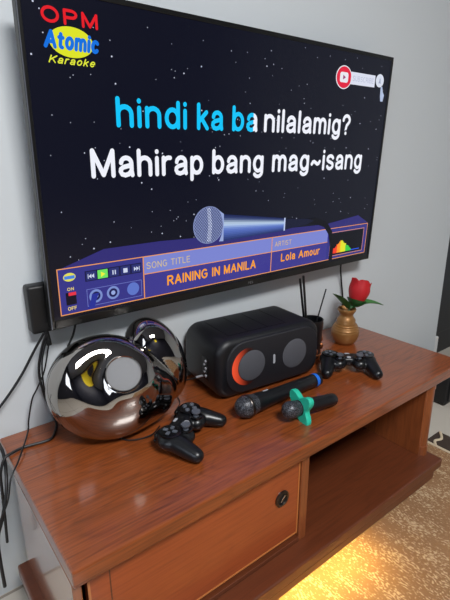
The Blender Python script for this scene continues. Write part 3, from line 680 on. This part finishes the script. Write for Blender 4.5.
q = MB(); q.loft(loops + hole + [loops[0]], cap=False, M=MM); tag(q.build('anti_roll_ring', M_teal, t), 'teal four armed ring')

# ------------------------------------------------------------------ vase with rose
VX, VY = 1.020, -.122
t = thing('vase', 'small bronze gold vase with ridges and a flared neck, at the right of the console', 'vase', V3(VX, VY, 0))
prof = [(0, 0), (.026, 0), (.030, .002), (.037, .012), (.0425, .026), (.0440, .036)]
for k in range(5):
    z = .040 + k * .0068; r = .0440 - .0006 * k - .0007 * k * k; prof += [(r, z), (r + .0006, z + .0030), (r - .0012, z + .0056)]
prof += [(.0300, .080), (.0245, .088), (.0215, .094), (.0210, .098), (.0245, .104), (.0285, .110), (.0295, .115), (.0285, .118), (.0260, .118), (.0235, .112), (.0190, .098), (.0190, .085), (0, .080)]
mb = MB(); mb.lathe(prof, 48); mb.build('body', M_brass, t, angle=70)
t = thing('artificial_rose', 'red fabric rose with green leaves standing in the gold vase', 'flower', V3(VX, VY, .0815))
bc = Vector((.046, -.006, .078)); bd_ = Vector((.30, -.02, 1)).normalized()
mb = MB(); mb.tube([(0, 0, 0), (.006, 0, .02), (.020, -.002, .036), tuple(bc - bd_ * .034)], .0032, 10); mb.build('stem', M_stem, t)
MR = along(bc - bd_ * .040, bc) @ Matrix.Scale(1.08, 4)
# petals: overlapping curled shells round a tight core
def petal(ang, r0, hgt, open_, wdt, th=.0012):
    b2 = bmesh.new(); nu, nv = 13, 12; g = []
    for lay in (0, 1):
        rows = []
        for j in range(nv + 1):
            v_ = j / nv; row = []
            for i in range(nu + 1):
                u_ = i / nu - .5
                prof_r = r0 * (0.42 + 0.75 * math.sin(math.pi * min(v_ * .62 + .04, .62)) ) * (1 + open_ * max(0, v_ - .55) ** 1.2)
                curl = .0030 * max(0, v_ - .82) / .18
                z = hgt * (v_ - .13 * v_ ** 4 * (2 * abs(u_)) ** 3.0)
                a = ang + u_ * wdt * (0.65 + .5 * math.sin(math.pi * min(v_ + .1, 1)))
                r = prof_r + curl - lay * th + .0012 * math.sin(u_ * 9 + ang * 3) * v_
                row.append(b2.verts.new((r * math.cos(a), r * math.sin(a), z)))
            rows.append(row)
        g.append(rows)
    for j in range(nv):
        for i in range(nu):
            b2.faces.new((g[0][j][i], g[0][j][i + 1], g[0][j + 1][i + 1], g[0][j + 1][i])); b2.faces.new((g[1][j][i], g[1][j + 1][i], g[1][j + 1][i + 1], g[1][j][i + 1]))
    for j in range(nv):
        b2.faces.new((g[0][j][0], g[0][j + 1][0], g[1][j + 1][0], g[1][j][0])); b2.faces.new((g[0][j][nu], g[1][j][nu], g[1][j + 1][nu], g[0][j + 1][nu]))
    for i in range(nu):
        b2.faces.new((g[0][nv][i], g[0][nv][i + 1], g[1][nv][i + 1], g[1][nv][i])); b2.faces.new((g[0][0][i], g[1][0][i], g[1][0][i + 1], g[0][0][i + 1]))
    bmesh.ops.recalc_face_normals(b2, faces=b2.faces); return b2
for k in range(3):
    mb = MB(); mb.join(petal(k * 2.1 + .4, .021, .080, -.5, 2.6), MR); mb.build('petal', M_red, t, angle=80)
for k in range(5):
    mb = MB(); mb.join(petal(k * 1.257, .0275 - .0012 * (k % 2), .079 - .002 * (k % 2), -.25, 2.3), MR); mb.build('petal', M_red, t, angle=80)
mb = MB(); mb.lathe([(0, -.006), (.010, -.003), (.0195, .004), (.0265, .012), (.0300, .019), (.0285, .0175), (.012, .006)], 10, MR); mb.build('sepal', M_stem, t)
def leaf(p0, p1, wid, droop):
    b2 = bmesh.new(); p0 = Vector(p0); p1 = Vector(p1); d = p1 - p0; s_ = d.cross(Vector((0, 0, 1))).normalized(); rows = []
    for lay in (0, 1):
        rr = []
        for j in range(13):
            v_ = j / 12; ww = wid * (math.sin(math.pi * min(.06 + v_ * .94, 1)) ** .8) * (1 - .25 * v_); c = p0 + d * v_ + Vector((0, 0, droop * math.sin(math.pi * v_) - lay * .0009))
            rr.append([b2.verts.new(c + s_ * ww * u_ + Vector((0, 0, abs(u_) * ww * .35))) for u_ in (-1, -.5, 0, .5, 1)])
        rows.append(rr)
    for j in range(12):
        for i in range(4):
            b2.faces.new((rows[0][j][i], rows[0][j][i + 1], rows[0][j + 1][i + 1], rows[0][j + 1][i])); b2.faces.new((rows[1][j][i], rows[1][j + 1][i], rows[1][j + 1][i + 1], rows[1][j][i + 1]))
    bmesh.ops.recalc_face_normals(b2, faces=b2.faces); return b2
for a_, b_, wd_, dr_ in (((.004, 0, .034), (-.072, .004, .098), .026, .004), ((.012, 0, .032), (.108, -.062, .040), .026, .012), ((.006, .004, .036), (-.022, -.008, .066), .016, .003)):
    mb = MB(); mb.join(leaf(a_, b_, wd_, dr_)); mb.build('leaf', M_leaf, t, angle=80)

# ------------------------------------------------------------------ black cup with sticks
CX, CY = .846, -.130
t = thing('reed_diffuser', 'black cup with copper trim holding thin black sticks, between speaker and vase', 'cup', V3(CX, CY, 0))
mb = MB(); mb.lathe([(0, .006), (.029, .006), (.030, .010), (.0325, .09), (.034, .095), (.034, .1225), (.0325, .1235), (.031, .122), (.030, .095), (.0295, .09), (.0285, .012), (0, .012)], 40); mb.build('cup_body', M_satin, t)
mb = MB(); mb.lathe([(.0303, .010), (.0325, .012), (.0325, .016), (.0308, .018)], 40); mb.build('copper_rim', M_copper, t)
for k in range(5):
    a = -1.9 + k * .75; z = .03 + .013 * k
    mb = MB(); mb.sphere((.0325 * math.cos(a), .0325 * math.sin(a), z), .006, .006, .010, 12); mb.build('copper_ornament', M_copper, t)
for k in range(3):
    a = k * 2.09 - .6; mb = MB(); mb.sphere((.026 * math.cos(a), .026 * math.sin(a), .0045), .0075, .0075, .0048, 12); mb.build('foot', M_copper, t)
STK = [((-.012, -.004, .0135), (-.050, -.004, .262), 'thick black stick leaning left in the black cup, the front one'), ((-.004, .008, .0135), (-.046, .012, .250), 'black stick leaning left in the black cup, the rear one'), ((-.016, -.002, .0135), (.034, -.018, .212), 'thin black stick leaning right in the black cup')]
for a_, b_, lb in STK:
    mb = MB(); mb.tube([a_, b_], .0034 if 'thin' not in lb else .0021, 8, 1); o = mb.build('reed_stick', M_black); o.location = V3(CX, CY, 0); tag(o, lb, 'stick', 'sticks in the black cup')
t = thing('copper_trinket', 'tiny ornate copper ornament beside the black cup', 'ornament', V3(.893, -.160, 0))
mb = MB(); mb.lathe([(0, 0), (.012, 0), (.013, .003), (.007, .007), (.010, .012), (.013, .016), (.010, .020), (.004, .023), (0, .0235)], 20); mb.build('body', M_copper, t)
mb = MB()
for k in range(6): mb.sphere((.012 * math.cos(k * 1.047), .012 * math.sin(k * 1.047), .0165), .0035, seg=10)
mb.build('bead_ring', M_copper, t)

# ------------------------------------------------------------------ cables
def cable(name, label, pts, r):
    mb = MB(); mb.tube([V3(*p) for p in pts], r, 8, 6); return tag(mb.build(name, M_cable), label, 'cable')
cable('power_cable', 'thick black cable looping from the adapter box over the left of the console top', [(0.117, -.036, .225), (0.106, -.026, .192), (0.095, -.02, .137), (0.102, -.014, .072), (0.113, -.013, .028), (0.115, -.027, .005), (0.093, -.071, .0035), (0.072, -.078, .0035), (0.032, -.072, .0035), (.004, -.080, .0045), (-.008, -.084, .002), (-.018, -.089, -.014), (-.023, -.092, -.035), (-.026, -.094, -.09), (-.03, -.08, -.2)], .003)
cable('signal_cable', 'thin black cable crossing the left corner of the console top and hanging down', [(0.119, -.036, .205), (0.105, -.026, .14), (0.086, -.024, .103), (0.073, -.02, .078), (0.062, -.012, .028), (0.057, -.016, .006), (0.031, -.077, .0095), (.006, -.123, .005), (-.007, -.140, .0005), (-.016, -.147, -.014), (-.026, -.150, -.051), (-.051, -.145, -.109), (-.06, -.14, -.2)], .0017)
cable('antenna_cable', 'black cable running left along the wall from the adapter box', [(0.109, -.04, .228), (0.09, -.026, .191), (0.059, -.022, .142), (0.021, -.02, .096), (-.02, -.018, .055), (-.08, -.016, .0), (-.13, -.015, -.08)], .0028)
cable('speaker_cable', 'thin black cable from the adapter box to behind the chrome heart speaker', [(0.114, -.037, .211), (0.102, -.03, .166), (0.100, -.024, .112), (0.105, -.022, .066), (0.117, -.02, .045), (0.135, -.018, .020), (.160, -.018, .003)], .0018)
cable('mains_cable', 'thick black cable hanging at the left end of the console', [(-.09, -.012, .075), (-.04, -.012, .045), (-.015, -.02, .026), (-.008, -.04, .010), (-.006, -.062, -.004), (-.014, -.106, -.019), (-.024, -.13, -.049), (-.040, -.142, -.092), (-.054, -.142, -.14), (-.056, -.14, -.25)], .0034)
cable('video_cable', 'black cable dropping from the television to behind the chrome heart speaker', [(0.190, -.030, .262), (0.183, -.028, .232), (0.176, -.024, .205), (0.168, -.02, .187), (0.162, -.018, .165), (.162, -.016, .08), (.168, -.016, .004)], .0024)
cable('wall_cable', 'black cable hanging down the wall behind the red rose', [(1.100, -.030, .265), (1.108, -.018, .222), (1.134, -.004, .169), (1.154, -.002, .091), (1.158, -.002, .033), (1.150, -.010, .0035), (1.12, -.03, .003)], .003)
cable('charging_cable', 'black cord from the near game controller to under the chrome heart speaker', [(.2755, -.216, .030), (.264, -.206, .010), (.242, -.197, .003), (.217, -.186, .003), (.204, -.165, .003), (.200, -.152, .003)], .0016)
cable('thin_wire', 'thin grey wire rising between the chrome heart speaker and the near controller', [(.350, -.160, .003), (.362, -.142, .003), (.388, -.118, .003), (.405, -.07, .003), (.420, -.03, .003)], .0010)
o = cable('audio_cable', 'black audio cable plugged into the left end of the party speaker', [(.400, -.060, .004), (.420, -.052, .012), (.436, -.060, .022), (.452, -.088, .036), (.4665, -.112, .050)], .0018)
mb = MB(); mb.tube([V3(.4560, -.094, .0405), V3(.4672, -.113, .0505)], .0032, 10, 1); tag(mb.build('plug', M_lgrey, o), 'pale grey plug')
